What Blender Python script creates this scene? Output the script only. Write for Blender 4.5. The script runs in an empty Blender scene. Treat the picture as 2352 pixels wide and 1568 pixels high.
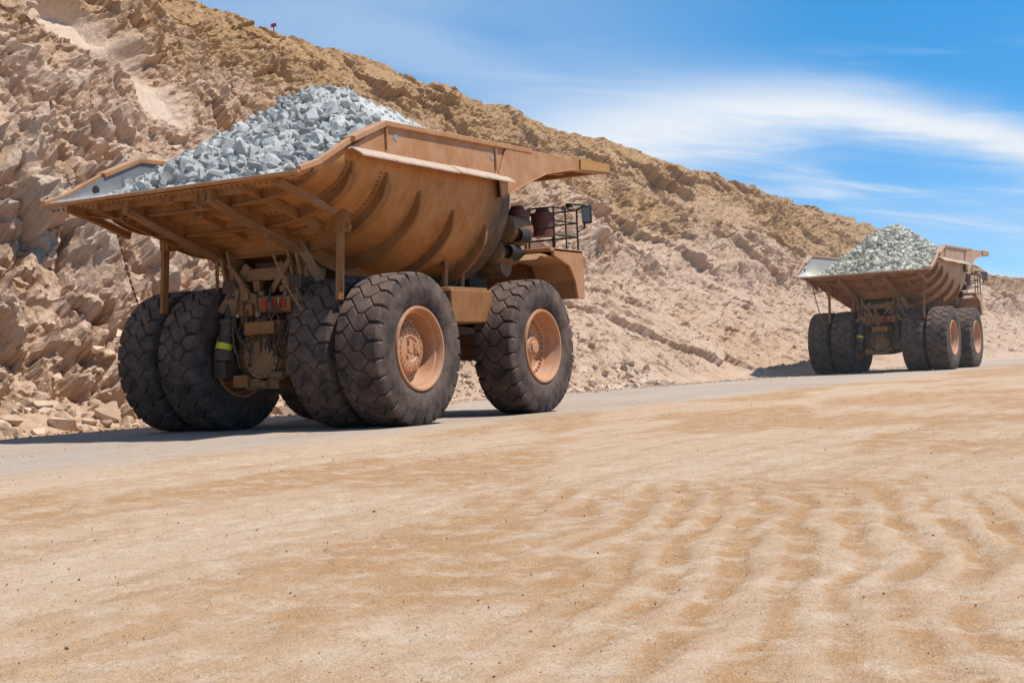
import bpy, bmesh, math, random
import numpy as np
from mathutils import Vector, Matrix, Euler
random.seed(7); rng=np.random.default_rng(7)
scene=bpy.context.scene
scene.view_settings.view_transform='Standard'; scene.view_settings.look='None'; scene.view_settings.exposure=0
COL=scene.collection

# ------------------------------------------------------------------ noise
def h2(i,j,s):
    n=(i.astype(np.int64)*374761393+j.astype(np.int64)*668265263+s*1442695041)&0xFFFFFFFF
    n=((n^(n>>13))*1274126177)&0xFFFFFFFF
    n=((n^(n>>16))*2246822519)&0xFFFFFFFF
    n=n^(n>>15)
    return (n&0xFFFFFF)/float(0xFFFFFF)
def vn(x,y,s=0):
    i=np.floor(x);j=np.floor(y);fx=x-i;fy=y-j
    fx=fx*fx*(3-2*fx);fy=fy*fy*(3-2*fy)
    a=h2(i,j,s);b=h2(i+1,j,s);c=h2(i,j+1,s);d=h2(i+1,j+1,s)
    return (a*(1-fx)+b*fx)*(1-fy)+(c*(1-fx)+d*fx)*fy-0.5
def fbm(x,y,s=0,o=4,g=.5):
    r=0;a=1
    for k in range(o):
        r=r+a*vn(x,y,s+k*17);x=x*2.03+11.3;y=y*2.03+4.7;a*=g
    return r
def facet(x,y,s=0,k=.8):
    i0=np.floor(x);j0=np.floor(y)
    best=np.full(x.shape,1e9);second=np.full(x.shape,1e9);val=np.zeros(x.shape)
    for di in(-1,0,1):
        for dj in(-1,0,1):
            i=i0+di;j=j0+dj
            cx=i+.1+.8*h2(i,j,s);cy=j+.1+.8*h2(i,j,s+1)
            dx=x-cx;dy=y-cy;d=dx*dx+dy*dy
            v=h2(i,j,s+2)-.5+k*((h2(i,j,s+3)-.5)*dx*2+(h2(i,j,s+4)-.5)*dy*2)
            m=d<best
            second=np.where(m,best,np.minimum(second,d))
            val=np.where(m,v,val);best=np.where(m,d,best)
    return val,np.sqrt(second)-np.sqrt(best)
def sst(a,b,x):
    t=np.clip((x-a)/(b-a),0,1);return t*t*(3-2*t)

# ------------------------------------------------------------------ materials
def newmat(name):
    m=bpy.data.materials.new(name);m.use_nodes=True
    nt=m.node_tree;b=nt.nodes['Principled BSDF'];b.inputs['Specular IOR Level'].default_value=.3
    return m,nt,b
def noise(nt,vec,scale,detail=6,rough=.6,dist=0):
    n=nt.nodes.new('ShaderNodeTexNoise');n.inputs['Scale'].default_value=scale;n.inputs['Detail'].default_value=detail
    n.inputs['Roughness'].default_value=rough;n.inputs['Distortion'].default_value=dist
    if vec is not None: nt.links.new(vec,n.inputs['Vector'])
    return n.outputs['Fac']
def ramp(nt,f,a,b,c0=0.,c1=1.,smooth=False):
    n=nt.nodes.new('ShaderNodeMapRange');n.inputs[1].default_value=a;n.inputs[2].default_value=b
    n.inputs[3].default_value=c0;n.inputs[4].default_value=c1
    if smooth: n.interpolation_type='SMOOTHSTEP'
    nt.links.new(f,n.inputs[0]);return n.outputs[0]
def mix(nt,f,a,b,blend='MIX'):
    n=nt.nodes.new('ShaderNodeMix');n.data_type='RGBA';n.blend_type=blend
    for idx,v in((0,f),(6,a),(7,b)):
        if isinstance(v,(int,float)): n.inputs[idx].default_value=v
        elif isinstance(v,tuple): n.inputs[idx].default_value=v+(1,)
        else: nt.links.new(v,n.inputs[idx])
    return n.outputs[2]
def mth(nt,op,a,b=None,c=None):
    n=nt.nodes.new('ShaderNodeMath');n.operation=op
    for i,v in enumerate((a,b,c)):
        if v is None: continue
        if isinstance(v,(int,float)): n.inputs[i].default_value=v
        else: nt.links.new(v,n.inputs[i])
    return n.outputs[0]
def coords(nt,kind='Object',scale=(1,1,1)):
    t=nt.nodes.new('ShaderNodeTexCoord');m=nt.nodes.new('ShaderNodeMapping');m.inputs['Scale'].default_value=scale
    nt.links.new(t.outputs[kind],m.inputs['Vector']);return m.outputs['Vector']
def bump(nt,b,h,strength,dist,prev=None):
    n=nt.nodes.new('ShaderNodeBump');n.inputs['Strength'].default_value=strength;n.inputs['Distance'].default_value=dist
    nt.links.new(h,n.inputs['Height'])
    if prev: nt.links.new(prev,n.inputs['Normal'])
    nt.links.new(n.outputs[0],b.inputs['Normal']);return n.outputs[0]
def attr(nt,name):
    a=nt.nodes.new('ShaderNodeAttribute');a.attribute_name=name;return a.outputs['Fac']

def dusty(name,base,dust,rough=.65,amt=.5,metal=0,sc=1.5,bmp=.15,dark=None,soot=False):
    m,nt,b=newmat(name)
    v=coords(nt);n1=noise(nt,v,sc,7,.65);n2=noise(nt,v,sc*9,5,.7)
    g=nt.nodes.new('ShaderNodeNewGeometry');s=nt.nodes.new('ShaderNodeSeparateXYZ');nt.links.new(g.outputs['Normal'],s.inputs[0])
    up=ramp(nt,s.outputs[2],-.2,1,0,.7)
    f=mth(nt,'ADD',ramp(nt,n1,.38,.66,0,amt),mth(nt,'MULTIPLY',up,amt*1.2))
    f=mth(nt,'MULTIPLY',f,ramp(nt,n2,.2,.6,.6,1.1))
    n=nt.nodes.new('ShaderNodeClamp');nt.links.new(f,n.inputs[0])
    dk=dark or tuple(c*.5 for c in base)
    v2=coords(nt,'Object',(3,3,.5));n3=noise(nt,v2,2.2,6,.7)
    c=mix(nt,ramp(nt,n3,.50,.74,0,.7),base,dk)
    c=mix(nt,n.outputs[0],c,dust)
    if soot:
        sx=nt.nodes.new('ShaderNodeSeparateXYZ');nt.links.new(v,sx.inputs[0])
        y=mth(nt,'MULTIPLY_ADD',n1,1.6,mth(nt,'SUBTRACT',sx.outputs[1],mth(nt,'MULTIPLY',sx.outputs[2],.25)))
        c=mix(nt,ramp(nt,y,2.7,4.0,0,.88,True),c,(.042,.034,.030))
        e=ramp(nt,n2,.58,.68,0,.35);c=mix(nt,e,c,(.17,.075,.028))
        e=ramp(nt,n3,.46,.34,0,.35);c=mix(nt,e,c,(.48,.27,.13))
    nt.links.new(c,b.inputs['Base Color'])
    b.inputs['Roughness'].default_value=rough;b.inputs['Metallic'].default_value=metal
    bump(nt,b,n2,bmp,.02);return m
M_body=dusty('paint_orange_dusty',(.39,.17,.062),(.49,.285,.165),.65,.65)
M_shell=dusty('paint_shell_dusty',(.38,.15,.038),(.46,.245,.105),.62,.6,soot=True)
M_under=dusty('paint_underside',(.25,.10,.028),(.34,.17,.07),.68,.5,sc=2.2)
M_rim=dusty('rim_paint',(.46,.20,.08),(.51,.30,.19),.55,.65,sc=3)
M_tyre=dusty('tyre_rubber',(.034,.027,.024),(.20,.132,.10),.88,.60,sc=2.5,bmp=.3)
M_grease=dusty('greasy_steel',(.045,.034,.028),(.17,.095,.052),.5,.5,sc=3)
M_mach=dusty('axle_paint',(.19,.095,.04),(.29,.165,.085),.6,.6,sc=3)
M_steel=dusty('worn_steel',(.27,.27,.275),(.40,.36,.32),.38,.35,metal=.3,sc=2)
M_black=dusty('soot_black',(.02,.018,.017),(.12,.085,.06),.6,.25,sc=3)
M_maroon=dusty('air_cleaner_paint',(.12,.032,.026),(.22,.11,.075),.5,.4,sc=3)
M_strap=dusty('strap_steel',(.46,.32,.23),(.56,.43,.33),.6,.6,sc=3)
def flat(name,c,r=.5):
    m,nt,b=newmat(name);v=coords(nt);n=noise(nt,v,12,4)
    nt.links.new(mix(nt,ramp(nt,n,.3,.8,0,.5),c,tuple(x*.6+.05 for x in c)),b.inputs['Base Color']);b.inputs['Roughness'].default_value=r;return m
M_red=flat('lamp_red',(.45,.02,.015),.3)
M_yel=flat('label_yellow',(.75,.60,.03))
M_lip=flat('lip_yellow',(.46,.225,.045))
M_glass=flat('cab_glass',(.02,.025,.03),.08)
M_mirror=flat('mirror_glass',(.25,.3,.33),.05)
M_white=flat('lamp_white',(.6,.58,.55),.4)

def rockmat(name,a,b_,c_,bscale=6,bstr=.5,tone=True,bd=.06,lo=.62,sp=.76):
    m,nt,b=newmat(name);v=coords(nt)
    n1=noise(nt,v,.9,5,.6);n2=noise(nt,v,bscale,6,.7)
    c=mix(nt,ramp(nt,n1,.35,.65),a,b_)
    c=mix(nt,ramp(nt,n2,.45,.75,0,.7),c,c_)
    if tone:
        t=attr(nt,'tone')
        c=mix(nt,1.,c,mth(nt,'MULTIPLY_ADD',t,sp,lo),'MULTIPLY')
    nt.links.new(c,b.inputs['Base Color']);b.inputs['Roughness'].default_value=.95;b.inputs['Specular IOR Level'].default_value=.1
    bump(nt,b,n2,bstr,bd);return m
M_ore=rockmat('ore_grey',(.40,.395,.375),(.50,.485,.45),(.33,.33,.315),9,.5,lo=.68,sp=.58)
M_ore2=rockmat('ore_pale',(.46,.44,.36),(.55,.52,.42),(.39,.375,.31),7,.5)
M_debris=rockmat('debris_rock',(.56,.39,.27),(.60,.45,.33),(.45,.295,.18),7,.5,lo=.66,sp=.58)
M_gravel=rockmat('gravel_rock',(.16,.10,.07),(.28,.18,.12),(.40,.28,.19),20,.3)

# ------------------------------------------------------------------ mesh helpers
def mesh_obj(name,V,F,mat,parent=None,smooth=False,bevel=0,attrs=None):
    me=bpy.data.meshes.new(name);me.from_pydata([tuple(v) for v in V],[],F);me.update()
    me.materials.append(mat)
    if smooth: me.polygons.foreach_set('use_smooth',[True]*len(me.polygons))
    ob=bpy.data.objects.new(name,me);COL.objects.link(ob)
    if parent: ob.parent=parent
    if bevel:
        md=ob.modifiers.new('b','BEVEL');md.width=bevel;md.segments=2;md.limit_method='ANGLE';md.angle_limit=.7
    return ob
def np_mesh(name,V,F,mat,attrs=None,smooth=False):
    k=F.shape[1];me=bpy.data.meshes.new(name)
    me.vertices.add(len(V));me.vertices.foreach_set('co',V.astype(np.float32).ravel())
    me.loops.add(F.size);me.loops.foreach_set('vertex_index',F.astype(np.int32).ravel())
    me.polygons.add(len(F));me.polygons.foreach_set('loop_start',np.arange(0,F.size,k,dtype=np.int32))
    me.polygons.foreach_set('loop_total',np.full(len(F),k,dtype=np.int32))
    me.polygons.foreach_set('use_smooth',np.full(len(F),smooth))
    if attrs:
        for n,a in attrs.items():
            at=me.attributes.new(n,'FLOAT','POINT');at.data.foreach_set('value',a.astype(np.float32).ravel())
    me.update(calc_edges=True);me.materials.append(mat)
    ob=bpy.data.objects.new(name,me);COL.objects.link(ob);return ob
def gridF(n,m,flip=False):
    i=np.arange(n-1)[:,None];j=np.arange(m-1)[None,:];a=(i*m+j)
    F=np.stack([a,a+m,a+m+1,a+1],-1).reshape(-1,4)
    return F[:,::-1] if flip else F
class B:
    def __init__(s): s.V=[];s.F=[]
    def add(s,V,F):
        o=len(s.V);s.V+= [tuple(v) for v in V];s.F+=[tuple(i+o for i in f) for f in F];return s
    def box(s,c,d,rot=None):
        V=[Vector((x*d[0]/2,y*d[1]/2,z*d[2]/2)) for x in(-1,1) for y in(-1,1) for z in(-1,1)]
        if rot: R=Euler([math.radians(a) for a in rot]).to_matrix();V=[R@v for v in V]
        c=Vector(c);return s.add([v+c for v in V],[(0,1,3,2),(4,6,7,5),(0,4,5,1),(2,3,7,6),(0,2,6,4),(1,5,7,3)])
    def beam(s,p,q,w,h,up=(0,0,1)):
        p=Vector(p);q=Vector(q);d=(q-p).normalized();sd=d.cross(Vector(up))
        if sd.length<1e-3: sd=d.cross(Vector((1,0,0)))
        sd.normalize();u=sd.cross(d).normalized();V=[]
        for e in(p,q):
            for a,b in((-1,-1),(1,-1),(1,1),(-1,1)): V.append(e+sd*a*w/2+u*b*h/2)
        return s.add(V,[(3,2,1,0),(4,5,6,7),(0,1,5,4),(1,2,6,5),(2,3,7,6),(3,0,4,7)])
    def cyl(s,p,q,r,r2=None,n=24):
        r2=r if r2 is None else r2
        p=Vector(p);q=Vector(q);d=(q-p).normalized();a=d.orthogonal().normalized();b=d.cross(a);V=[]
        for e,rr in((p,r),(q,r2)):
            for k in range(n):
                t=2*math.pi*k/n;V.append(e+(a*math.cos(t)+b*math.sin(t))*rr)
        F=[(k,(k+1)%n,n+(k+1)%n,n+k) for k in range(n)]+[tuple(range(n-1,-1,-1)),tuple(range(n,2*n))]
        return s.add(V,F)
    def tube(s,pts,r,n=8):
        pts=[Vector(p) for p in pts];V=[];F=[]
        for i,p in enumerate(pts):
            d=(pts[min(i+1,len(pts)-1)]-pts[max(i-1,0)]).normalized()
            ref=Vector((0.31,.2,.93)) if abs(d.z)<.9 else Vector((1,0.1,0))
            a=d.cross(ref).normalized();b=d.cross(a)
            for k in range(n):
                t=2*math.pi*k/n;V.append(p+(a*math.cos(t)+b*math.sin(t))*r)
        for i in range(len(pts)-1):
            for k in range(n): F.append((i*n+k,i*n+(k+1)%n,(i+1)*n+(k+1)%n,(i+1)*n+k))
        F+=[tuple(range(n-1,-1,-1)),tuple(range((len(pts)-1)*n,len(pts)*n))]
        return s.add(V,F)
    def lathe(s,prof,c,n=64,axis='x'):
        V=[];m=len(prof)
        for k in range(n):
            t=2*math.pi*k/n
            for x,r in prof:
                if axis=='x': V.append((c[0]+x,c[1]+r*math.cos(t),c[2]+r*math.sin(t)))
                else: V.append((c[0]+r*math.cos(t),c[1]+x,c[2]+r*math.sin(t)))
        F=[]
        for k in range(n):
            k2=(k+1)%n
            for j in range(m-1): F.append((k*m+j,k*m+j+1,k2*m+j+1,k2*m+j))
        return s.add(V,F)
    def prism(s,poly,x0,x1): # poly in yz
        n=len(poly);V=[(x0,y,z) for y,z in poly]+[(x1,y,z) for y,z in poly]
        F=[tuple(range(n-1,-1,-1)),tuple(range(n,2*n))]+[(k,(k+1)%n,n+(k+1)%n,n+k) for k in range(n)]
        return s.add(V,F)
    def ob(s,name,mat,parent=None,smooth=False,bevel=0): 
        o=mesh_obj(name,s.V,s.F,mat,parent,smooth,bevel)
        bm=bmesh.new();bm.from_mesh(o.data);bmesh.ops.recalc_face_normals(bm,faces=bm.faces);bm.to_mesh(o.data);bm.free()
        if smooth:
            try: o.data.set_sharp_from_angle(angle=.6)
            except Exception: pass
        return o

# rock templates
TEMPL=[]
for k in range(14):
    bm=bmesh.new();st=[.6+.6*random.random() for _ in range(3)]
    for _ in range(15):
        v=Vector([random.gauss(0,1) for _ in range(3)]).normalized()*(.8+.3*random.random())
        bm.verts.new((v.x*st[0],v.y*st[1],v.z*st[2]))
    r=bmesh.ops.convex_hull(bm,input=bm.verts)
    bmesh.ops.delete(bm,geom=[g for g in r['geom_interior'] if isinstance(g,bmesh.types.BMVert)],context='VERTS')
    bmesh.ops.triangulate(bm,faces=bm.faces);bm.verts.index_update()
    TEMPL.append((np.array([v.co[:] for v in bm.verts]),np.array([[v.index for v in f.verts] for f in bm.faces])));bm.free()
def scatter(name,P,S,mat,flatz=1.0,parent=None):
    n=len(P);q=rng.normal(size=(n,4));q/=np.linalg.norm(q,axis=1)[:,None]
    w,x,y,z=q.T
    R=np.stack([1-2*(y*y+z*z),2*(x*y-z*w),2*(x*z+y*w),2*(x*y+z*w),1-2*(x*x+z*z),2*(y*z-x*w),2*(x*z-y*w),2*(y*z+x*w),1-2*(x*x+y*y)],-1).reshape(n,3,3)
    tid=rng.integers(0,len(TEMPL),n);VV=[];FF=[];TT=[];o=0
    for t,(tv,tf) in enumerate(TEMPL):
        idx=np.where(tid==t)[0]
        if len(idx)==0: continue
        v=np.einsum('nij,vj->nvi',R[idx],tv)*S[idx][:,None,None];v[:,:,2]*=flatz;v+=P[idx][:,None,:]
        VV.append(v.reshape(-1,3));k=len(tv)
        FF.append((tf[None]+np.arange(len(idx))[:,None,None]*k+o).reshape(-1,3));o+=len(idx)*k
        TT.append(np.repeat(rng.random(len(idx)),k))
    ob=np_mesh(name,np.concatenate(VV),np.concatenate(FF),mat,{'tone':np.concatenate(TT)})
    if parent: ob.parent=parent
    return ob

# ------------------------------------------------------------------ TYRE
NL=26
def seg_d(px,py,ax,ay,bx,by):
    dx=bx-ax;dy=by-ay;t=np.clip(((px-ax)*dx+(py-ay)*dy)/(dx*dx+dy*dy),0,1)
    return np.hypot(px-ax-t*dx,py-ay-t*dy)
def tyre_mesh():
    R=1.8;p=2*math.pi*R/NL
    half=np.array([(-.40,.93),(-.50,.955),(-.55,1.0),(-.60,1.1),(-.63,1.22),(-.645,1.35),(-.635,1.46),(-.62,1.5),(-.61,1.56),(-.60,1.62),(-.59,1.67),(-.575,1.72),(-.555,1.755),(-.53,1.775)])
    tr=np.linspace(-.5,.5,56);trr=1.80-.10*np.abs(tr/.5)**3*.25
    tread=np.stack([tr,trr],-1)
    prof=np.concatenate([half,tread,half[::-1]*[-1,1]])
    n=NL*24;th=np.arange(n)/n*2*math.pi
    T,X=np.meshgrid(th,prof[:,0],indexing='ij');Rr=np.broadcast_to(prof[:,1],X.shape).copy()
    S=T*1.8;cell=np.mod(S,p)
    dw=np.full(X.shape,9.);dn=np.full(X.shape,9.)
    for k in(-1,0,1,2):
        o=k*p
        for (a,b,c,e) in((0,.7,.03,.36),(.5,-.7,.47,-.36)):
            dw=np.minimum(dw,seg_d(cell,X,o+a*p,b,o+c*p,e)/.036)
        for (a,b,c,e) in((.03,.36,.5,.17),(.5,.17,1.03,.36),(.47,-.36,0,-.17),(.0,-.17,-.53,-.36),(.5,.17,.5,.0),(.5,0,.0,-.17)):
            dn=np.minimum(dn,seg_d(cell,X,o+a*p,b,o+c*p,e)/.013)
    gw=1-sst(.7,1.2,dw);gn=1-sst(.7,1.6,dn)
    act=sst(1.54,1.64,Rr)
    Rr=Rr-np.maximum(gw*.095,gn*.05)*act
    V=np.stack([X,Rr*np.cos(T),Rr*np.sin(T)],-1)
    m=len(prof);i=np.arange(n)[:,None];j=np.arange(m-1)[None,:];i2=(i+1)%n
    F=np.stack([i*m+j,i2*m+j,i2*m+j+1,i*m+j+1],-1).reshape(-1,4)[:,::-1]
    ob=np_mesh('tyre',V.reshape(-1,3),F,M_tyre,smooth=True)
    ob.data.set_sharp_from_angle(angle=.5)
    me=ob.data;bpy.data.objects.remove(ob);return me
TYRE=tyre_mesh()
def rim_mesh(kind):
    b=B()
    if kind=='rear':
        b.lathe([(.30,.99),(.55,.99),(.60,.975),(.60,.93),(.55,.90),(.50,.885),(.44,.88),(.42,.83),(.36,.82),(.18,.79),(.10,.76),(.08,.60),(.10,.56),(.26,.54),(.30,.50),(.31,.30),(.28,.27),(.28,.12),(.32,.10),(.32,.0)],(0,0,0),72)
        for k in range(20):
            t=k/20*2*math.pi;c=(.30,.43*math.cos(t),.43*math.sin(t));b.cyl((.30,c[1],c[2]),(.345,c[1],c[2]),.022,n=6)
        for k in range(36):
            t=k/36*2*math.pi;b.cyl((.08,.68*math.cos(t),.68*math.sin(t)),(.13,.68*math.cos(t),.68*math.sin(t)),.024,n=6)
        for a in (20,100,225):
            t=math.radians(a);b.cyl((.3,.2*math.cos(t),.2*math.sin(t)),(.34,.2*math.cos(t),.2*math.sin(t)),.05,n=12)
        b.beam((.325,.1,.05),(.325,.32,-.2),.03,.03)
    else:
        b.lathe([(.30,.99),(.55,.99),(.60,.975),(.60,.93),(.55,.90),(.48,.885),(.42,.87),(.36,.84),(.20,.80),(.16,.74),(.06,.64),(.04,.50),(.06,.40),(.14,.34),(.24,.30),(.27,.26),(.28,.17),(.34,.16),(.35,.0)],(0,0,0),72)
        for k in range(32):
            t=k/32*2*math.pi;b.cyl((.12,.70*math.cos(t),.70*math.sin(t)),(.19,.70*math.cos(t),.70*math.sin(t)),.028,n=6)
        for k in range(12):
            t=k/12*2*math.pi;b.cyl((.27,.22*math.cos(t),.22*math.sin(t)),(.31,.22*math.cos(t),.22*math.sin(t)),.02,n=6)
    b.lathe([(-.55,.97),(-.5,.90),(-.2,.84),(-.15,.5),(-.15,0)],(0,0,0),48)
    o=b.ob('rim_'+kind,M_rim,None,True);me=o.data;bpy.data.objects.remove(o);return me
RIM_R=rim_mesh('rear');RIM_F=rim_mesh('front')

# ------------------------------------------------------------------ TRUCK
W=3.75;RX=2.7
def zb(y): return float(np.interp(y,[-4,-3,-1.6,0,2,4,4.8],[5.44,5.2,4.78,4.2,3.75,3.42,3.38]))
def zt(y): return float(np.interp(y,[-4,-3.3,-2.2,-1.0,5.7],[5.56,5.80,6.38,6.85,6.95]))
def rz(y): return min(2.5,(zt(y)-zb(y))*.8)
def sec(y,off=0.,n=14):
    z0=zb(y)-off;r=rz(y)+off*.5;w=W+off;rx=RX+off;pts=[(w,zt(y))]
    pts.append((w,z0+r+(zt(y)-z0-r)*.5))
    for k in range(n+1):
        a=math.pi/2*k/n;pts.append((w-rx+rx*math.cos(a)**.92 if k<n else w-rx,z0+r-r*math.sin(a)))
    return pts+[(-x,z) for x,z in reversed(pts)]
def shell(off,ys,par,name,mat,cap=False):
    P=[sec(y,off) for y in ys];m=len(P[0]);V=[(x,y,z) for y,s in zip(ys,P) for x,z in s];F=[]
    for i in range(len(ys)-1):
        for j in range(m-1): F.append((i*m+j,i*m+j+1,(i+1)*m+j+1,(i+1)*m+j))
    if cap: F.append(tuple((len(ys)-1)*m+j for j in range(m)))
    b=B().add(V,F);return b.ob(name,mat,par,True)
def wheel_obj(par,x,y,rim,flip,name,rot):
    for nm,me in(('tyre_'+name,TYRE),('rim_'+name,rim)):
        o=bpy.data.objects.new(nm,me);COL.objects.link(o);o.parent=par;o.location=(x,y,1.775)
        o.rotation_euler=(rot,0,math.pi if flip else 0)
def heap_h(X,Y,pk,py,sl,seed,pxo=0):
    d=np.sqrt((X-pxo)**2*1.05+((Y-py))**2)
    h=pk-sl*(np.sqrt(d*d+.35)-.59)+.34*fbm(X*.8,Y*.8,seed,3)+.14*fbm(X*2.6,Y*2.6,seed+5,4)
    return h
def floor_h(X,Y):
    z=np.vectorize(zb)(Y)+.12;r=np.vectorize(rz)(Y);q=np.clip((np.abs(X)-(W-RX)+.1)/RX,0,.999)
    return z+r*(1-np.sqrt(1-q*q))
def ribsec(s,y,ztop,depth):
    n=len(s);out=[]
    for i,(x,z) in enumerate(s):
        x0,z0=s[max(i-1,0)];x1,z1=s[min(i+1,n-1)];tx,tz=x1-x0,z1-z0;l=math.hypot(tx,tz) or 1
        nx,nz=-tz/l,tx/l
        if nx*x+nz*(z-5.5)<0: nx,nz=-nx,-nz
        d=depth*min(1,max(0,(ztop-z)/.45))**.7
        out.append((x,z,nx,nz,d))
    return out
def build_truck(name,X0,Y0,oremat,pk,py,sl,seed,liner,bodym,shellm,pxo=0):
    E=bpy.data.objects.new(name,None);COL.objects.link(E)
    ys=list(np.linspace(-4,4.8,36))
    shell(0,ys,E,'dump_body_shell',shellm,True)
    shell(-.09,ys,E,'bed_liner',liner,True)
    b=B();
    for sx in(1,-1):
        pts=[(-4.02,5.56),(-3.3,5.80),(-2.2,6.38),(-1.0,6.87),(5.75,6.97)]
        for (y1,z1),(y2,z2) in zip(pts[:-1],pts[1:]): b.beam((sx*3.78,y1-.02,z1),(sx*3.78,y2+.02,z2),.34 if y2>-2 else .13,.13)
    b.beam((-3.82,-4.03,5.50),(3.82,-4.03,5.50),.14,.08)
    b.ob('body_top_rail',bodym,E,bevel=.02)
    b=B()
    for sx in(1,-1):
        b.prism([(-2.35,6.16),(-.98,6.84),(5.75,6.94),(5.3,6.3),(4.75,5.75),(4.2,6.1)],sx*3.75,sx*3.86)
        for y in(-.95,3.9): b.box((sx*3.90,y,6.55),(.05,.05,.55))
        b.prism([(4.1,5.6),(5.2,6.02),(6.5,6.45),(8.0,6.70),(10.3,6.82),(10.3,7.06),(5.6,6.99),(4.4,6.88),(4.0,6.2)],sx*3.872,sx*3.93)
        e=[(4.1,5.6),(5.2,6.02),(6.5,6.45),(8.0,6.70),(10.3,6.82)]
        for (y1,z1),(y2,z2) in zip(e[:-1],e[1:]): b.beam((sx*3.86,y1,z1-.01),(sx*3.86,y2,z2-.01),.22,.035)
    b.ob('body_side_panel',bodym,E,bevel=.015)
    b=B()
    for sx in(1,-1):
        for y in(-.55,3.75):
            b.cyl((sx*3.855,y,6.62),(sx*3.875,y,6.62),.09,n=10)
    b.ob('panel_opening',M_ore,E)
    b=B()
    for sx in(1,-1):
        for i in range(5):
            y1=-2.25+i*1.34;za=6.03+random.uniform(-.015,.015)
            V=[(sx*3.80,y1,za+.22),(sx*3.80,y1+1.33,za+.22),(sx*4.16,y1+1.33+random.uniform(-.03,.0),za+random.uniform(-.02,.02)),(sx*4.16,y1,za)]
            V+=[(a,b2,c-.05) for a,b2,c in V];b.add(V,[(0,1,2,3),(7,6,5,4),(0,4,5,1),(1,5,6,2),(2,6,7,3),(3,7,4,0)])
    b.ob('side_ledge',M_strap,E,bevel=.01)
    b=B();b.prism([(4.7,6.86),(10.35,6.98),(10.35,7.06),(4.7,6.96)],-3.86,3.86)
    for x in(-2.6,-1.3,0,1.3,2.6): b.prism([(4.7,6.5),(9.9,6.86),(10.2,6.97),(4.7,6.85)],x-.06,x+.06)
    b.box((0,10.3,6.95),(7.9,.14,.26));b.ob('canopy',bodym,E,bevel=.015)
    b=B();b.prism([(8.5,6.74),(10.36,6.84),(10.36,7.08),(8.5,7.05)],3.94,3.985);b.prism([(8.5,6.74),(10.36,6.84),(10.36,7.08),(8.5,7.05)],-3.985,-3.94);b.ob('canopy_lip',M_lip,E)
    b=B()
    for y,ztop in((-3.3,5.62),(-2.05,5.95),(-.65,5.85),(.75,5.55),(2.3,5.2),(3.85,4.95)):
        s=sec(y,.0,24);n=len(s);t=.045
        rs=ribsec(s,y,ztop,.22);V=[];F=[]
        for x,z,nx,nz,d in rs:
            if d<=0: nx,nz=(1 if x>0 else -1),0;d=-.03
            for yy in(y-t,y+t): V.append((x-nx*.05,yy,z-nz*.05));V.append((x+nx*d,yy,z+nz*d))
        for i in range(n-1):
            a=i*4;c=a+4
            F+=[(a,a+1,c+1,c),(a+2,c+2,c+3,a+3),(a+1,a+3,c+3,c+1)]
        b.add(V,F)
        V=[];F=[];k0=[i for i in range(n) if rs[i][4]>.12]
        for i in k0:
            x,z,nx,nz,d=rs[i]
            for yy,dd in((y-.12,d+.002),(y+.12,d+.002),(y+.12,d+.03),(y-.12,d+.03)): V.append((x+nx*dd,yy,z+nz*dd))
        for i in range(len(k0)-1):
            a=i*4;c=a+4
            for p,q in((0,1),(1,2),(2,3),(3,0)): F.append((a+p,a+q,c+q,c+p))
        if y<0 and k0: b.add(V,F)
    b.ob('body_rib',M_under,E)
    b=B()
    for y,ztop in((-3.3,5.62),(-2.05,5.95),(-.65,5.85)):
        s=sec(y-.2,.0,60)
        for x,z in s[::2]:
            if x>0 and z<ztop: b.box((x+.01,y-.2,z-.01),(.04,.04,.04))
    b.ob('bolt_row',M_mach,E)
    b=B()
    for x in(-3.1,-1.25,1.25,3.1):
        yy=[-3.95,-3,-1.6,0,2,4.7] if abs(x)<2 else [-3.9,-3,-2]
        for y1,y2 in zip(yy[:-1],yy[1:]):
            dz=.0 if abs(x)<2 else -.12
            h=.36 if abs(x)<2 else .16
            b.beam((x,y1,zb(y1)-.16-dz),(x,y2,zb(y2)-.16-dz),.12,h)
    for y in(-3.75,-2.7,-1.3): b.beam((-2.2,y,zb(y)-.05),(2.2,y,zb(y)-.05),.06,.16)
    for x in(-2.2,0,2.2): b.beam((x,-3.9,zb(-3.9)-.05),(x,-1.2,zb(-1.2)-.03),.06,.2)
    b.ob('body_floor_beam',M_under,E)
    b=B()
    for x in(-1.25,1.25):
        yy=[-3.9,-3,-1.6,-.4]
        for y1,y2 in zip(yy[:-1],yy[1:]): b.beam((x,y1,zb(y1)-.36+(.1 if y1<-3.5 else 0)),(x,y2,zb(y2)-.36),.32,.05)
    b.ob('floor_beam_flange',M_mach,E)
    b=B()
    for sx in(-1,1):
        b.prism([(-1.0,4.35),(.2,3.95),(.0,3.3),(-.35,3.05),(-.62,3.1),(-.75,3.4)],sx*1.12,sx*1.2);b.prism([(-1.0,4.35),(.2,3.95),(.0,3.3),(-.35,3.05),(-.62,3.1),(-.75,3.4)],sx*.88,sx*.96)
        b.cyl((sx*.8,-.42,3.3),(sx*1.32,-.42,3.3),.16)
        b.beam((sx*1.22,-1.0,4.5),(sx*1.6,-.6,3.5),.08,.22)
    b.ob('body_pivot',M_mach,E,bevel=.01)
    b=B()
    for sx in(-1,1):
        x=sx*2.69;b.beam((x,-1.15,5.2),(x,-1.35,2.95),.10,.20,up=(0,1,0));b.box((x,-1.12,4.75),(.26,.3,.5));b.cyl((x-.2,-1.1,4.62),(x+.2,-1.1,4.62),.07)
        b.beam((x,3.2,4.2),(x,3.1,3.3),.09,.16,up=(0,1,0));b.beam((x-.2,4.3,3.9),(x-.2,4.2,3.2),.09,.16,up=(0,1,0))
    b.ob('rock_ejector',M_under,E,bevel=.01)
    b=B()
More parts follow.
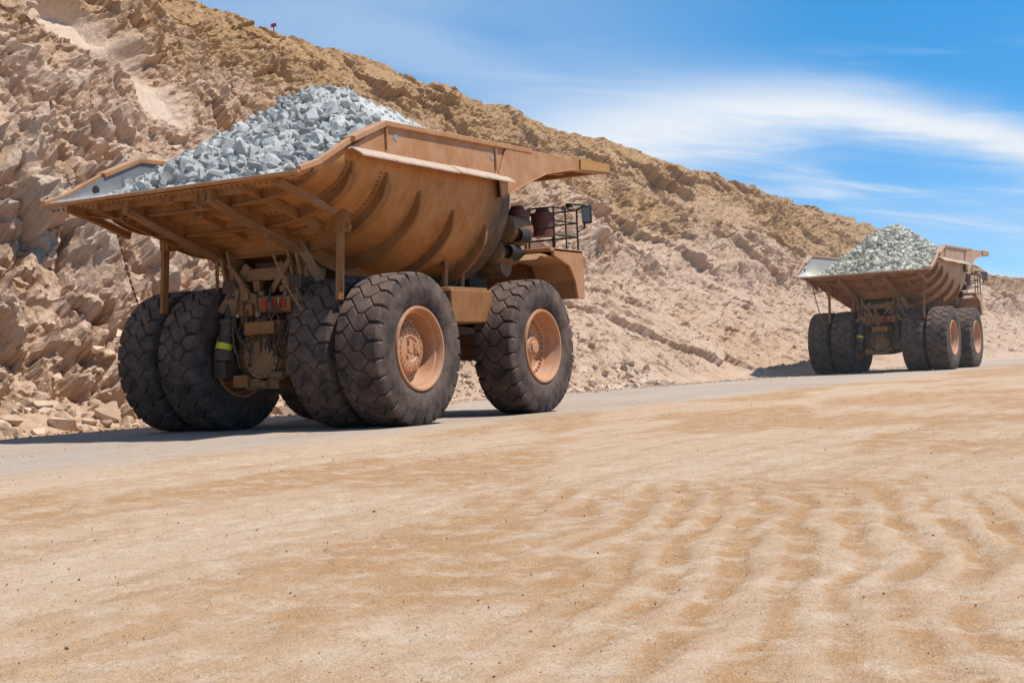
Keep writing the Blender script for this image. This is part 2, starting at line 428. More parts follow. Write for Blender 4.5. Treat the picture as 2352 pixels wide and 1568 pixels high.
    for p,q in(((-3.3,-2.2,4.95),(-2.85,-1.75,2.6)),((1.15,-2.1,4.75),(2.0,-1.85,2.75))):
        p=Vector(p);q=Vector(q);n=30
        for i in range(n):
            f=i/n;c=p.lerp(q,f);c.z-=math.sin(f*math.pi)*.22;f2=(i+1.25)/n;c2=p.lerp(q,f2);c2.z-=math.sin(min(f2,1)*math.pi)*.22
            if i%2: b.beam(c,c2,.06,.02)
            else: b.beam(c,c2,.02,.06)
    b.ob('chain',M_mach,E)
    b=B()
    for x,y in((.9,-3.75),(-1.7,-3.4),(.1,-3.0)):
        z=zb(y)-.1;b.tube([(x-.12,y-.03,z+.05),(x-.12,y-.1,z-.16),(x,y-.12,z-.26),(x+.12,y-.1,z-.16),(x+.12,y-.03,z+.05)],.035)
    for k in range(46):
        x=-3.6+k*.16;b.box((x,-3.9,zb(-3.9)-.03),(.045,.045,.05))
    b.ob('tail_fitting',M_mach,E)
    b=B()
    for k in range(40):
        x=-3.4+k*.175
        b.box((x,-3.78,zb(-3.78)+.10),(.05,.05,.02))
    for sx in(-1,1):
        b.cyl((sx*3.655,-2.5,6.0),(sx*3.64,-2.5,6.0),.11,n=12)
    b.ob('liner_bolt',M_black,E)
    for nm,x,fl in(('rear_right_outer',3.36,False),('rear_right_inner',2.0,True),('rear_left_inner',-2.0,False),('rear_left_outer',-3.36,True)):
        wheel_obj(E,x,0,RIM_R,fl,nm,random.random()*.3)
    wheel_obj(E,3.36,5.9,RIM_F,False,'front_right',.1);wheel_obj(E,-3.36,5.9,RIM_F,True,'front_left',.2)
    b=B()
    b.lathe([(-1.75,.0),(-1.75,.55),(-1.1,.58),(-.95,.72),(-.5,.80),(.5,.80),(.95,.72),(1.1,.58),(1.75,.55),(1.75,0)],(0,0,1.8),40)
    b.cyl((0.05,-.95,1.75),(0.05,-.6,1.75),.55,.68,32)
    b.cyl((0.05,-1.02,1.75),(0.05,-.94,1.75),.50,n=32)
    for k in range(16):
        t=k/16*2*math.pi;b.cyl((.05+.45*math.cos(t),-1.07,1.75+.45*math.sin(t)),(.05+.45*math.cos(t),-1.0,1.75+.45*math.sin(t)),.03,n=6)
    b.box((0,-.7,1.12),(1.0,.5,.25));b.cyl((-.3,-.9,1.1),(.2,-1.0,1.1),.09);b.cyl((.35,-1.0,1.32),(.75,-1.05,1.3),.1)
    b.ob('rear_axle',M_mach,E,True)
    b=B()
    for sx in(-1,1):
        b.cyl((sx*1.1,-1.02,1.75),(sx*1.05,-.85,2.65),.20);b.cyl((sx*1.05,-.85,2.62),(sx*1.0,-.65,3.6),.145)
        b.cyl((sx*1.1,-1.03,1.70),(sx*1.1,-1.0,1.95),.26);b.cyl((sx*1.05,-.88,2.55),(sx*1.05,-.85,2.68),.24)
        b.box((sx*1.1,-.95,1.5),(.36,.5,.4));b.box((sx*1.0,-.6,3.5),(.42,.5,.3))
        b.cyl((sx*.62,-.1,1.6),(sx*.62,.8,3.6),.15)
    b.ob('suspension_strut',M_grease,E,True)
    b=B();b.cyl((-1.1,-1.025,1.97),(-1.085,-.985,2.12),.214,n=24);b.ob('strut_label',M_yel,E,True)
    b=B()
    b.box((0,-.75,3.0),(2.3,.30,.42));b.box((0,-.6,3.75),(2.6,.25,.3))
    for sx in(-1,1):
        b.beam((sx*.9,-.7,3.3),(sx*.9,8.0,2.7),.30,.75);b.beam((sx*1.3,-.85,2.9),(sx*.5,-.7,4.0),.10,.18)
        b.beam((sx*.35,-.9,3.3),(sx*.95,-.9,4.05),.08,.14)
    b.box((0,2.5,2.9),(1.8,.4,.6));b.box((0,5.9,1.9),(4.6,.5,.6));b.cyl((-2.7,5.9,1.78),(2.7,5.9,1.78),.3)
    b.box((0,5.9,2.6),(2.1,3.6,.9))
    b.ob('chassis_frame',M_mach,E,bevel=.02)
    b=B();b.box((.48,-.945,3.0),(.98,.08,.34));b.box((-.45,-.95,2.9),(.5,.1,.28));b.box((.1,-1.0,2.45),(.9,.25,.3));b.box((-.6,-.9,1.2),(.45,.3,.3));b.ob('lamp_housing',M_under,E,bevel=.01)
    b=B()
    for x in(.2,.48,.76): b.box((x,-1.0,3.0),(.17,.04,.19));b.cyl((x,-1.03,3.0),(x,-1.0,3.0),.06,n=12)
    b.ob('tail_lamp',M_red,E,bevel=.01)
    b=B()
    for x in(-.62,.05): b.box((x-.02,-1.02,2.78),(.07,.02,.08))
    b.box((.34,-.995,3.0),(.015,.02,.26));b.box((.62,-.995,3.0),(.015,.02,.26));b.ob('tag_plate',M_white,E)
    rr=random.Random(3);b=B()
    for k in range(34):
        x0=rr.uniform(-.9,1.0);z0=rr.uniform(2.2,3.5);x1=x0+rr.uniform(-.5,.5);z1=rr.uniform(1.5,2.4);y0=-.95
        pts=[];sg=rr.uniform(-.25,.05)
        for i in range(11):
            f=i/10;pts.append((x0+(x1-x0)*f+.05*math.sin(f*7+k),y0-.14*math.sin(f*math.pi)-.03*rr.random(),z0+(z1-z0)*f+sg*math.sin(f*math.pi)))
        b.tube(pts,rr.choice([.012,.018,.024]),6)
    b.ob('hydraulic_hose',M_grease,E,True)
    b=B()
    for k in range(30):
        x=rr.uniform(-.85,.95);z=rr.uniform(1.9,3.9);b.box((x,-.72-rr.random()*.2,z),(rr.uniform(.08,.3),rr.uniform(.1,.25),rr.uniform(.06,.28)),(0,rr.uniform(-8,8),0))
    b.box((0,.3,4.0),(1.6,.8,.2));b.ob('valve_block',M_mach,E,bevel=.01)
    b=B();b.box((2.35,3.6,2.85),(1.7,2.0,.85));b.box((2.35,3.6,3.3),(1.5,1.9,.08));b.ob('fuel_tank',M_under,E,bevel=.05)
    b=B();b.box((-2.2,3.6,2.75),(1.4,2.0,1.1));b.box((1.5,3.6,3.0),(1.2,2.2,1.2));b.ob('hydraulic_tank',M_grease,E,bevel=.08)
    b=B()
    b.box((2.55,7.75,4.42),(2.5,1.9,.10));b.box((-2.5,6.9,4.42),(2.6,3.0,.10));b.box((0,7.2,4.42),(2.6,2.4,.1))
    for sx in(-1,1):
        b.prism([(7.0,4.46),(8.75,4.46),(8.75,3.1),(8.35,3.1),(8.2,3.6),(7.9,4.0),(7.0,4.25)],sx*3.70,sx*3.80)
        b.box((sx*2.75,8.72,3.8),(2.0,.1,1.3))
        b.prism([(6.2,4.12),(6.4,4.22),(8.0,4.10),(8.3,3.6),(8.36,3.1),(8.42,3.1),(8.38,3.65),(8.1,4.2),(6.4,4.30)],sx*2.5,sx*3.69)
    b.box((0,8.7,3.3),(4.0,.3,2.1));b.box((0,9.0,2.1),(6.2,.35,.5))
    b.ob('front_deck',bodym,E,bevel=.02)
    b=B()
    for k in range(14): b.box((0,8.87,2.5+k*.13),(3.2,.04,.05))
    b.ob('radiator_grille',M_black,E)
    b=B();b.box((-2.2,6.9,5.45),(2.2,2.0,1.95));b.ob('cab',bodym,E,bevel=.06)
    b=B();b.box((-2.2,7.905,5.65),(1.9,.03,1.0));b.box((-3.305,6.95,5.65),(.03,1.5,.9));b.box((-1.095,6.95,5.65),(.03,1.5,.9));b.box((-2.2,5.895,5.7),(1.7,.03,.8));b.ob('cab_window',M_glass,E)
    b=B();r=.026
    ps=[(3.70,7.25),(3.70,7.95),(3.70,8.65),(2.9,8.65),(2.0,8.65)]
    for x,y in ps: b.cyl((x,y,4.45),(x,y,5.62),r,n=8)
    for z in(4.85,5.25,5.62): b.tube([(x,y,z) for x,y in ps],r)
    b.cyl((2.9,7.25,4.45),(2.9,7.25,5.62),r,n=8);b.tube([(2.9,7.25,5.62),(3.70,7.25,5.62)],r);b.tube([(2.9,7.25,5.05),(3.70,7.25,5.05)],r)
    b.tube([(3.70,8.65,5.62),(3.95,8.7,5.75)],.03);b.tube([(3.70,8.65,5.0),(3.9,8.7,5.1),(3.95,8.7,5.75),(3.6,8.7,5.8)],.03)
    b.tube([(-3.72,8.4,4.5),(-3.72,8.4,5.7),(-4.15,8.5,5.72)],.03)
    b.ob('handrail',M_black,E)
    b=B();b.box((4.0,8.7,5.48),(.30,.12,.52));b.box((-4.22,8.5,5.42),(.36,.10,.62));b.box((3.5,8.6,5.78),(.20,.16,.13));b.box((3.3,8.6,5.72),(.12,.12,.12));b.ob('mirror_housing',M_black,E,bevel=.04)
    b=B();b.box((4.0,8.636,5.48),(.22,.01,.42));b.box((-4.22,8.445,5.42),(.28,.01,.52));b.ob('mirror_glass',M_mirror,E)
    b=B()
    for x,y in((2.75,6.9),(2.95,8.0)):
        b.cyl((x,y,4.9),(x,y,5.50),.34);b.cyl((x,y,5.50),(x,y,5.56),.38);b.cyl((x,y,5.56),(x,y,5.70),.24,.17)
    b.ob('air_cleaner',M_maroon,E,True)
    b=B()
    b.lathe([(0,0),(0,.20),(.08,.40),(1.1,.40),(1.2,.2),(1.2,0)],(2.9,5.7,4.98),28,'y')
    b.lathe([(0,0),(0,.20),(.08,.34),(1.1,.34),(1.2,.2),(1.2,0)],(2.7,5.4,4.35),28,'y')
    b.cyl((1.4,5.9,4.0),(2.9,5.9,4.0),.3)
    b.ob('exhaust_muffler',M_mach,E,True)
    b=B()
    for z,x,y in((4.80,3.25,5.95),(4.36,3.1,5.65)):
        b.lathe([(0,.155),(0,.19),(.5,.19),(.5,.155),(0,.155),(.3,.15),(.3,0)],(x,y,z),24,'y')
    b.ob('exhaust_pipe',M_black,E,True)
    b=B();b.box((0,5.6,4.2),(4.4,.9,1.5));b.ob('engine_block',M_grease,E,bevel=.05)
    nx,ny=190,220;x=np.linspace(-3.6,3.6,nx);y=np.linspace(-3.6,4.72,ny)
    XX,YY=np.meshgrid(x,y,indexing='ij');H=heap_h(XX,YY,pk,py,sl,seed,pxo)+.06*facet(XX*4,YY*4,seed+40,1.)[0]+.035*facet(XX*9,YY*9,seed+44,1.)[0];FL=floor_h(XX,YY);HH=np.maximum(H,FL-.08)
    o=np_mesh('ore_load',np.stack([XX,YY,HH],-1).reshape(-1,3),gridF(nx,ny),oremat,{'tone':.75+.3*fbm(XX*2,YY*2,3,3).ravel()});o.parent=E
    n=36000;px=rng.uniform(-3.5,3.5,n);pyy=rng.uniform(-3.4,4.7,n);hh=heap_h(px,pyy,pk,py,sl,seed,pxo);ff=floor_h(px,pyy)
    clump=sst(-.2,.25,fbm(px*.9,pyy*.9,9,3))
    back=sst(3.4,-1.5,pyy-py*.3)
    keep=(hh>ff-.02)&(rng.random(n)<(.06+.28*back+.60*clump*back+.08*clump));px,pyy,hh,back=px[keep],pyy[keep],hh[keep],back[keep]
    u=rng.random(len(px))
    s=.012+.030*rng.random(len(px))**2+(.04+.17*back)*u**14+.065*(back*clump[keep])*u**4
    o=scatter('ore_rocks',np.stack([px,pyy,hh+s*.2],-1),s,oremat);o.parent=E
    E.location=(X0,Y0,0);return E
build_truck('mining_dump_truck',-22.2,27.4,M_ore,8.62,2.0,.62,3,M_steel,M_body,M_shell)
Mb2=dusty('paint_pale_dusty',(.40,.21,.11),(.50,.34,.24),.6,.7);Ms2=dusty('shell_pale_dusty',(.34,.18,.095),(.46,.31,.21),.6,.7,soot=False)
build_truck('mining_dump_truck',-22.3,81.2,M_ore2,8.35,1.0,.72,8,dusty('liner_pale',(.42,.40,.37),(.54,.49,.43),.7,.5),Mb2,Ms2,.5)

# ------------------------------------------------------------------ CLIFF
ysg=np.concatenate([np.arange(0,22,.3),np.arange(22,75,.10),np.arange(75,130,.16),np.arange(130,230,.4),np.arange(230,420,1.2)])
ns=len(ysg)
def xb(Y): return np.interp(Y,[0,26,57,84,130,160,200,300,420],[-31,-30.6,-29.4,-27.7,-24,-21.5,-17.5,-5,12])
def hc(Y): return np.interp(Y,[0,30,57,89,126,160,195,300,420],[22.8,22.3,21.0,18.5,16.4,14.2,10.4,9.5,9.5])
tt=np.concatenate([np.linspace(0,1,330),1+np.linspace(.02,1,14)**2*.9]);nt_=len(tt)
kA=[0,.04,.12,.20,.36,.44,.60,.68,.82,1.0,1.9];dA=[-.3,1.2,3.0,4.1,6.4,9.8,12.2,14.6,17.0,20.5,60];hA=[-.1,.35,1.6,3.5,8.2,9.4,12.9,14.0,16.9,20,19]
kB=[0,.04,.12,.20,.34,.42,.60,.68,.82,1.0,1.9];dB=[-.3,1.4,3.8,6.0,9.8,10.8,14.0,15.6,17.8,20.5,60];hB=[-.1,.5,2.3,4.0,6.6,8.8,11.8,13.4,16.4,20,19]
Yg,Tg=np.meshgrid(ysg,tt,indexing='ij')
wB=sst(42,62,Yg+6*fbm(Yg*.08,Tg*3,5,2))
Tw=Tg+.035*fbm(Yg*.12,Tg*2.,31,3)*sst(0,.1,Tg)*sst(1,.9,Tg)
D=np.interp(Tw,kA,dA)*(1-wB)+np.interp(Tw,kB,dB)*wB
H=np.interp(Tw,kA,hA)*(1-wB)+np.interp(Tw,kB,hB)*wB
H=H*hc(Yg)/20
S=Tg*29
talus=wB*(1-sst(.32,.40,Tg+.05*fbm(Yg*.15,Tg*5,77,4)))
big=sst(-.02,.22,fbm(Yg*.10+3,S*.16,91,4))*sst(1.0,.90,Tg)*sst(.3,.45,Tg)
rock=(1-.78*talus)*(1-.80*big)*(.25+.75*sst(.05,.14,Tg+.03*fbm(Yg*.4,Tg*4,71,3)))
band=sst(.76,.86,Tg+.06*fbm(Yg*.1,S*.1,14,3));rock=np.maximum(rock,.8*band)
ch=np.exp(-(((Yg-43.6+.35*(S-18)*.5)/1.35)**2))*sst(.49,.55,Tg)*sst(.80,.76,Tg);ch=np.clip(ch*1.7,0,1)
rock=rock*(1-ch)
wx=.7*fbm(Yg*.5,S*.5,41,4);wy=.7*fbm(Yg*.5+50,S*.5,43,4)
a=Yg*.93+S*.36+wx;b_=-Yg*.36+S*.93+wy
a2=Yg*.80-S*.60+wx*1.5;b2=Yg*.60+S*.80+wy*1.5
left=1-sst(38,58,Yg);lowz=1-sst(.34,.46,Tg)
boost=1+.70*left*lowz
low=1-.34*sst(.3,.55,Tg)
f1,e1=facet(a2/5.5,b2/3.4,100,1.0);f2,e2=facet(a/2.5,b_/1.7,200,.9);f3,e3=facet(a2/1.05,b2/.8,300,.95);f4,e4=facet(a/.45,b_/.36,400,1.05)
f5,e5=facet(a2*3.6,b2*4.2,460,1.1)
det=fbm(Yg*1.1,S*1.1,63,6,.58)
sb=(S+.10*Yg+1.2*fbm(Yg*.12,S*.2,120,4))/1.25;saw=(sb-np.floor(sb));saw=saw*sst(1.,.86,saw)-.4
sb2=(S-.16*Yg+1.6*fbm(Yg*.10,S*.15,140,4))/3.6;saw2=(sb2-np.floor(sb2));saw2=saw2*sst(1.,.90,saw2)-.4
str_=sst(-.1,.25,fbm(Yg*.09,S*.15,131,3))*sst(.40,.5,Tg)
disp=1.05*f1*(1-.5*talus)+rock*low*boost*(.74*f2-.14*sst(.12,0,e2)+.36*f3-.08*sst(.1,0,e3)+.15*det)+(.11+.07*rock)*f4*(1+.3*left)+.065*f5+1.2*fbm(Yg*.09,S*.13,61,3)+.30*det*(1-rock)+.16*f3*talus+.45*saw*str_*(1-ch)+1.15*saw2*rock*(1-ch)*(.4+.6*left)
disp=disp*sst(.0,.08,Tg)*(1-sst(.86,1.0,Tg)*.45)*(1-sst(1.0,1.25,Tg)*.7)
disp=disp*(1-.85*ch)-.8*ch
disp+=1.2*np.exp(-((Yg-46.6)/1.8)**2)*sst(.64,.70,Tg)*sst(.84,.78,Tg)*(1+f2)
disp+=.8*np.exp(-((Tg-.41-.03*fbm(Yg*.1,Yg*.0,15,3))/.018)**2)*np.clip(.3+fbm(Yg*.3,S*.3,16,3)*2,0,1)*sst(50,60,Yg)
disp+=.7*np.exp(-((Tg-.69-.05*fbm(Yg*.07,Yg*.0,18,3))/.015)**2)*np.clip(.2+fbm(Yg*.25,S*.3,26,3)*2,0,1)
sc=np.interp(Yg,[0,150,300],[1,.9,.5]);disp=disp*sc
Xc=xb(Yg)-D+disp*.74;Zc=H+disp*.48
Yc=Yg+.3*facet(a/2.5,b_/1.7,250,.5)[0]*rock*sst(0,.1,Tg)+.08*f3*rock
Zc[:,0]=-.3
crest=sst(.52,.88,Tg+.22*fbm(Yg*.1,S*.12,12,4)+.12*sst(50,90,Yg))
cliff=np_mesh('rock_cliff',np.stack([Xc,Yc,Zc],-1).reshape(-1,3),gridF(ns,nt_),None,{'sand':np.clip(1-rock,0,1),'crest':crest,'chute':ch,'blk':(f2*.4+f3*.4+f4*.4+.5)})
m,nt,b=newmat('cliff_rock');v=coords(nt)
n1=noise(nt,v,.16,4,.6,.4);n2=noise(nt,v,1.1,7,.70);n3=noise(nt,v,4.5,6,.74);n4=noise(nt,v,20,3,.7)
c=mix(nt,ramp(nt,n1,.36,.62),(.62,.43,.305),(.575,.38,.245))
c=mix(nt,ramp(nt,n2,.48,.68,0,.65),c,(.44,.27,.155))
c=mix(nt,ramp(nt,attr(nt,'blk'),.5,.95,0,.6),c,(.66,.50,.38))
c=mix(nt,ramp(nt,attr(nt,'blk'),.44,.1,0,.6),c,(.42,.255,.15))
gold=mix(nt,ramp(nt,n2,.40,.62),(.49,.295,.135),(.34,.185,.075))
c=mix(nt,mth(nt,'MULTIPLY',attr(nt,'crest'),.9),c,gold)
c=mix(nt,mth(nt,'MULTIPLY',attr(nt,'sand'),.45),c,(.61,.43,.305))
c=mix(nt,attr(nt,'chute'),c,(.66,.495,.37))
c=mix(nt,ramp(nt,n3,.52,.70,0,.6),c,(.33,.195,.11))  # crevice shade painted into the rock colour as dark noise blotches
c=mix(nt,ramp(nt,n3,.44,.30,0,.5),c,(.70,.55,.43))
nt.links.new(c,b.inputs['Base Color']);b.inputs['Roughness'].default_value=1;b.inputs['Specular IOR Level'].default_value=.05
hh=mth(nt,'ADD',mth(nt,'MULTIPLY',n2,.5),mth(nt,'ADD',mth(nt,'MULTIPLY',n3,.38),mth(nt,'MULTIPLY',n4,.08)))
bump(nt,b,hh,.9,.30);cliff.data.materials[0]=m
Nn=60000
yi=(rng.random(Nn)**1.2*(len(ysg)-900)).astype(int)+60;yi=np.clip(yi,0,ns-1)
ti=(rng.random(Nn)**1.8*290).astype(int)
den=(.16+.7*talus[yi,ti])*(1-.95*ch[yi,ti])*(vn(ysg[yi]*.35,ti*.04,19)+.5);k=rng.random(Nn)<den;yi,ti=yi[k],ti[k]
s=.03+.06*rng.random(len(yi))**2+.32*rng.random(len(yi))**12
P=np.stack([Xc[yi,ti],Yc[yi,ti],Zc[yi,ti]+s*.15],-1)+rng.normal(size=(len(yi),3))*[.05,.05,0]
scatter('rock_debris',P,s,M_debris,.8)
n=420;Y=rng.uniform(21,43,n);d=rng.exponential(1.5,n)
yi=np.searchsorted(ysg,Y);ti=np.clip((d/20*260).astype(int),2,90)
s=.07+.50*rng.random(n)**4
P=np.stack([Xc[yi,ti],Y,Zc[yi,ti]+s*.2],-1);scatter('boulder_pile',P,s,M_debris,.8)

# ------------------------------------------------------------------ ROAD
def rowh(X,Y):
    reg=sst(-.9,.9,X+2.9+.50*(Y-4.9)+1.3*fbm(X*.5,Y*.5,5,3))*sst(16,9.5,Y)
    wv=.9*fbm(X*.8,Y*.42,7,4)
    ph=(X*.945+Y*.33)/.34+wv*1.4
    return reg,np.sin(ph*2*math.pi)
xs=np.concatenate([np.arange(-34,-15,.2),np.arange(-15,2.5,.04),np.arange(2.5,16,.4)])
ysr=np.concatenate([np.arange(-12,2.5,.5),np.arange(2.5,17,.04),np.arange(17,60,.22),np.arange(60,420,1.6)])
XX,YY=np.meshgrid(xs,ysr,indexing='ij')
reg,r=rowh(XX,YY)
brk=sst(-.3,.2,fbm(XX*1.6,YY*1.3,23,4))
fine=sst(26,16,YY)
grit=np.clip(.45+1.8*fbm(XX*.55+.1*YY,YY*.2,15,5),0,1)
trk=fbm(XX*2.2+.25*fbm(XX*.2,YY*.1,3,2),YY*.06,19,4)
lug=np.zeros_like(XX)
for x0,sl_,wd in((-3.2,-.10,.55),(-6.6,-.06,.6),(-9.3,.02,.6),(-12.2,-.03,.6)):
    dx=(XX-x0-sl_*YY-.25*np.sin(YY*.13+x0));mk=sst(wd,wd*.75,np.abs(dx))
    lug+=mk*(np.sin((YY+np.abs(dx)*.9)*2*math.pi/.46)*.5)*sst(-.25,.15,fbm(XX*.8,YY*.35,int(-x0*10)+60,3))
sr=np.sign(r)*np.abs(r)**.75
z=.013*reg*sr*(.30+.80*brk)+fine*(.010*fbm(XX*1.1,YY*.6,25,4)+.014*fbm(XX*6,YY*4.5,27,4))+.014*trk*(1-reg)+.010*lug*fine*(1-reg)
z-=.012*sst(.05,.5,facet(XX*3,YY*2.4,501,.7)[0])*fine*(1-.3*reg)
z+=fine*(.010*facet(XX*7,YY*6,521,.9)[0]*sst(-.1,.3,fbm(XX*.8,YY*.5,29,3))+.006*facet(XX*14,YY*12,531,.9)[0])*(1-reg*.4*(sr>0))
gr=np.clip(reg*np.clip(.32-.75*sr,0,1)*(.40+.65*brk)+grit*.85*(1-.6*reg)+.12*np.clip(-lug,0,1)*1.5,0,1)
road=np_mesh('haul_road',np.stack([XX,YY,z],-1).reshape(-1,3),gridF(len(xs),len(ysr),False),None,{'grit':gr,'track':trk},smooth=True)
m,nt,b=newmat('haul_road_dirt');v=coords(nt);vs=coords(nt,'Object',(1,.10,1))
s0=nt.nodes.new('ShaderNodeSeparateXYZ');nt.links.new(v,s0.inputs[0])
n1=noise(nt,vs,.45,6,.6,.5);n2=noise(nt,v,2.2,7,.75);n3=noise(nt,v,24,4,.8);n5=noise(nt,vs,2.4,8,.72,.5);n4=noise(nt,v,70,2,.7);n6=noise(nt,v,8,6,.78)
c=mix(nt,ramp(nt,n1,.38,.62),(.62,.44,.30),(.57,.38,.235))
c=mix(nt,ramp(nt,attr(nt,'grit'),.30,.75,0,.9),c,(.47,.26,.12))
c=mix(nt,ramp(nt,n5,.50,.63,0,.75),c,(.46,.275,.15))
c=mix(nt,ramp(nt,n2,.52,.38,0,.6),c,(.69,.54,.405))
c=mix(nt,ramp(nt,n6,.53,.65,0,.55),c,(.45,.28,.16))
lane=mth(nt,'MULTIPLY',ramp(nt,s0.outputs[0],-15.5,-18.5,0,1),ramp(nt,s0.outputs[0],-30.2,-28,0,1))
c=mix(nt,mth(nt,'MULTIPLY',lane,ramp(nt,n5,.40,.60,.95,.40)),c,(.46,.40,.35))
c=mix(nt,ramp(nt,n3,.55,.67,0,.6),c,(.30,.175,.10))
c=mix(nt,ramp(nt,n4,.58,.68,0,.5),c,(.76,.63,.51))
nt.links.new(c,b.inputs['Base Color']);b.inputs['Roughness'].default_value=1;b.inputs['Specular IOR Level'].default_value=.08
hh=mth(nt,'ADD',mth(nt,'MULTIPLY',n2,.3),mth(nt,'ADD',mth(nt,'MULTIPLY',n6,.40),mth(nt,'ADD',mth(nt,'MULTIPLY',n3,.28),mth(nt,'MULTIPLY',n4,.08))))
bump(nt,b,hh,1.,.08);road.data.materials[0]=m
g=B();g.add([(-1500,-1500,-.09),(1500,-1500,-.09),(1500,2500,-.09),(-1500,2500,-.09)],[(0,1,2,3)])
g.ob('ground',m)
n=14000;t=3.5+rng.random(n)**1.4*45;U=rng.uniform(-.42,.42,n)
X=t*(-.5+.866*U);Y=t*(.866+.5*U)
k=(X>-29.5)&(vn(X*.6,Y*.25,88)+.5>.25+rng.random(n)*.9);X,Y,t=X[k],Y[k],t[k]
s=(.0020+.0055*rng.random(len(X))**5)*(1+t*.06)
bg_=rng.random(len(X))<.006;s[bg_]*=2.2
scatter('gravel',np.stack([X,Y,0*X+.002],-1),s,M_gravel,.8)
n=7000;Y=rng.uniform(10,110,n);X=xb(Y)+rng.exponential(.6,n)-.2;s=.015+.08*rng.random(n)**4
scatter('loose_stones',np.stack([X,Y,s*.2],-1),s,M_debris,.8)
b=B();b.cyl((0,0,-.2),(0,0,.3),.03);b.box((0,0,.35),(.34,.06,.2));mk=b.ob('safety_marker',M_red)
yi=np.searchsorted(ysg,61.5);mk.location=(Xc[yi,327],Yc[yi,327],Zc[yi,327])

# ------------------------------------------------------------------ DUST HAZE (real volume)
b=B();b.box((-30,230,19),(140,360,40));hz=b.ob('dust_haze',bpy.data.materials.new('dust_haze'))
hm=hz.data.materials[0];hm.use_nodes=True;nt=hm.node_tree
for n_ in list(nt.nodes):
    if n_.type!='OUTPUT_MATERIAL': nt.nodes.remove(n_)
vsn=nt.nodes.new('ShaderNodeVolumeScatter');vsn.inputs['Color'].default_value=(1,.93,.85,1);vsn.inputs['Density'].default_value=.0013;vsn.inputs['Anisotropy'].default_value=.2
out=[n_ for n_ in nt.nodes if n_.type=='OUTPUT_MATERIAL'][0];nt.links.new(vsn.outputs[0],out.inputs['Volume'])

# ------------------------------------------------------------------ LIGHT
sd=Vector((.44,.10,.89)).normalized()
L=bpy.data.lights.new('sun','SUN');L.energy=5.0;L.angle=math.radians(.5);L.color=(1,.955,.88)
lo=bpy.data.objects.new('sun',L);COL.objects.link(lo);lo.rotation_euler=sd.to_track_quat('Z','Y').to_euler()
w=bpy.data.worlds.new('World');scene.world=w;w.use_nodes=True;nt=w.node_tree;bg=nt.nodes['Background']
tc=nt.nodes.new('ShaderNodeTexCoord');sp=nt.nodes.new('ShaderNodeSeparateXYZ');nt.links.new(tc.outputs['Generated'],sp.inputs[0])
cb=nt.nodes.new('ShaderNodeCombineXYZ');nt.links.new(sp.outputs[0],cb.inputs[0]);nt.links.new(sp.outputs[1],cb.inputs[1])
nt.links.new(mth(nt,'MULTIPLY_ADD',sp.outputs[2],2.2,.03),cb.inputs[2])
nm=nt.nodes.new('ShaderNodeVectorMath');nm.operation='NORMALIZE';nt.links.new(cb.outputs[0],nm.inputs[0])
sky=nt.nodes.new('ShaderNodeTexSky');sky.sky_type='NISHITA';sky.sun_disc=False
sky.sun_elevation=math.asin(sd.z);sky.sun_rotation=math.atan2(sd.x,sd.y);sky.altitude=1500;sky.dust_density=.5;sky.ozone_density=1.2
nt.links.new(nm.outputs[0],sky.inputs[0])
hs=nt.nodes.new('ShaderNodeHueSaturation');hs.inputs['Saturation'].default_value=1.85;hs.inputs['Hue'].default_value=.487;nt.links.new(sky.outputs[0],hs.inputs['Color'])
az=mth(nt,'MULTIPLY',mth(nt,'ARCTAN2',sp.outputs[0],sp.outputs[1]),57.2958)
el=mth(nt,'MULTIPLY',mth(nt,'ARCSINE',sp.outputs[2]),57.2958)
nt.links.new(ramp(nt,el,15,50,2.05,1.0,True),hs.inputs['Value'])
cv=nt.nodes.new('ShaderNodeCombineXYZ');nt.links.new(mth(nt,'MULTIPLY',az,.07),cv.inputs[0]);nt.links.new(mth(nt,'MULTIPLY_ADD',az,.05,mth(nt,'MULTIPLY',el,.26)),cv.inputs[1])
wn=noise(nt,cv.outputs[0],1.0,6,.5,.5)
cv2=nt.nodes.new('ShaderNodeCombineXYZ');nt.links.new(mth(nt,'MULTIPLY',az,.07),cv2.inputs[0]);nt.links.new(mth(nt,'MULTIPLY_ADD',az,.09,mth(nt,'MULTIPLY',el,.62)),cv2.inputs[1])
st=noise(nt,cv2.outputs[0],1.4,7,.60,.5)
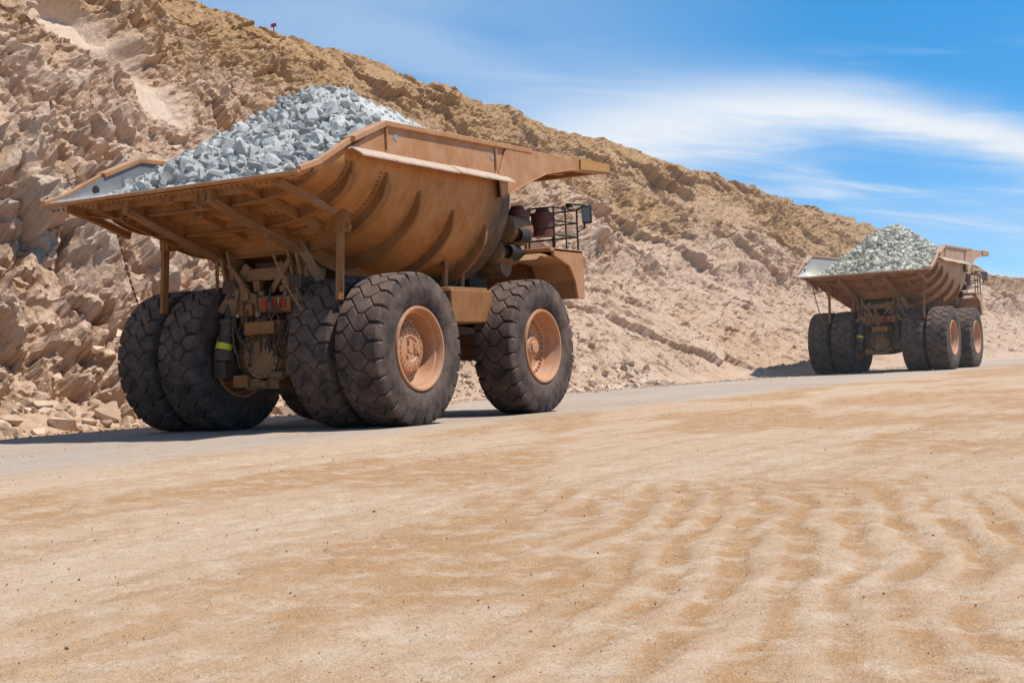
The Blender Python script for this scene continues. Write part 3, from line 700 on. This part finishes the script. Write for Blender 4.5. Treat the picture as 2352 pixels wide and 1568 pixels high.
a2_=mth(nt,'ADD',az,20.5);par=mth(nt,'SUBTRACT',9.4,mth(nt,'MULTIPLY',mth(nt,'MULTIPLY',a2_,a2_),.018))
dd=mth(nt,'ADD',mth(nt,'SUBTRACT',el,par),mth(nt,'ADD',mth(nt,'MULTIPLY_ADD',wn,2.0,-1.0),mth(nt,'MULTIPLY_ADD',st,1.8,-.9)))
wid=ramp(nt,az,-28,-12,2.0,.85)
q=mth(nt,'DIVIDE',dd,wid);arch=mth(nt,'EXPONENT',mth(nt,'MULTIPLY',mth(nt,'MULTIPLY',q,q),-1.))
arch=mth(nt,'MULTIPLY',arch,ramp(nt,st,.30,.55,.72,1.))
arch=mth(nt,'MULTIPLY',arch,ramp(nt,az,-36,-27,.0,1.,True))
veil=mth(nt,'MULTIPLY',ramp(nt,el,8.5,2,0,.6,True),ramp(nt,st,.32,.62,.4,1))
veil2=mth(nt,'MULTIPLY',ramp(nt,az,-16,-32,0,.35,True),ramp(nt,wn,.30,.62,.35,1))
wsp=mth(nt,'MULTIPLY',ramp(nt,st,.50,.72,0,.6,True),ramp(nt,el,12.5,9.5,0.0,1,True))
inv=lambda x: mth(nt,'SUBTRACT',1.,x)
cl=inv(mth(nt,'MULTIPLY',mth(nt,'MULTIPLY',inv(arch),inv(wsp)),mth(nt,'MULTIPLY',inv(veil),inv(veil2))))
c=nt.nodes.new('ShaderNodeClamp');nt.links.new(cl,c.inputs[0])
cc=mix(nt,c.outputs[0],hs.outputs[0],(8.6,8.9,9.3))
nt.links.new(cc,bg.inputs['Color']);bg.inputs['Strength'].default_value=.11
# ------------------------------------------------------------------ CAMERA
cam=bpy.data.cameras.new('camera');co=bpy.data.objects.new('camera',cam);COL.objects.link(co);scene.camera=co
cam.lens=50;cam.sensor_width=36;cam.clip_end=6000;cam.clip_start=.1
R=Matrix.Rotation(math.radians(30),4,'Z')@Matrix.Rotation(math.radians(90+1.03),4,'X')@Matrix.Rotation(math.radians(-2.6),4,'Z')
co.matrix_world=Matrix.Translation((0,0,1.25))@R
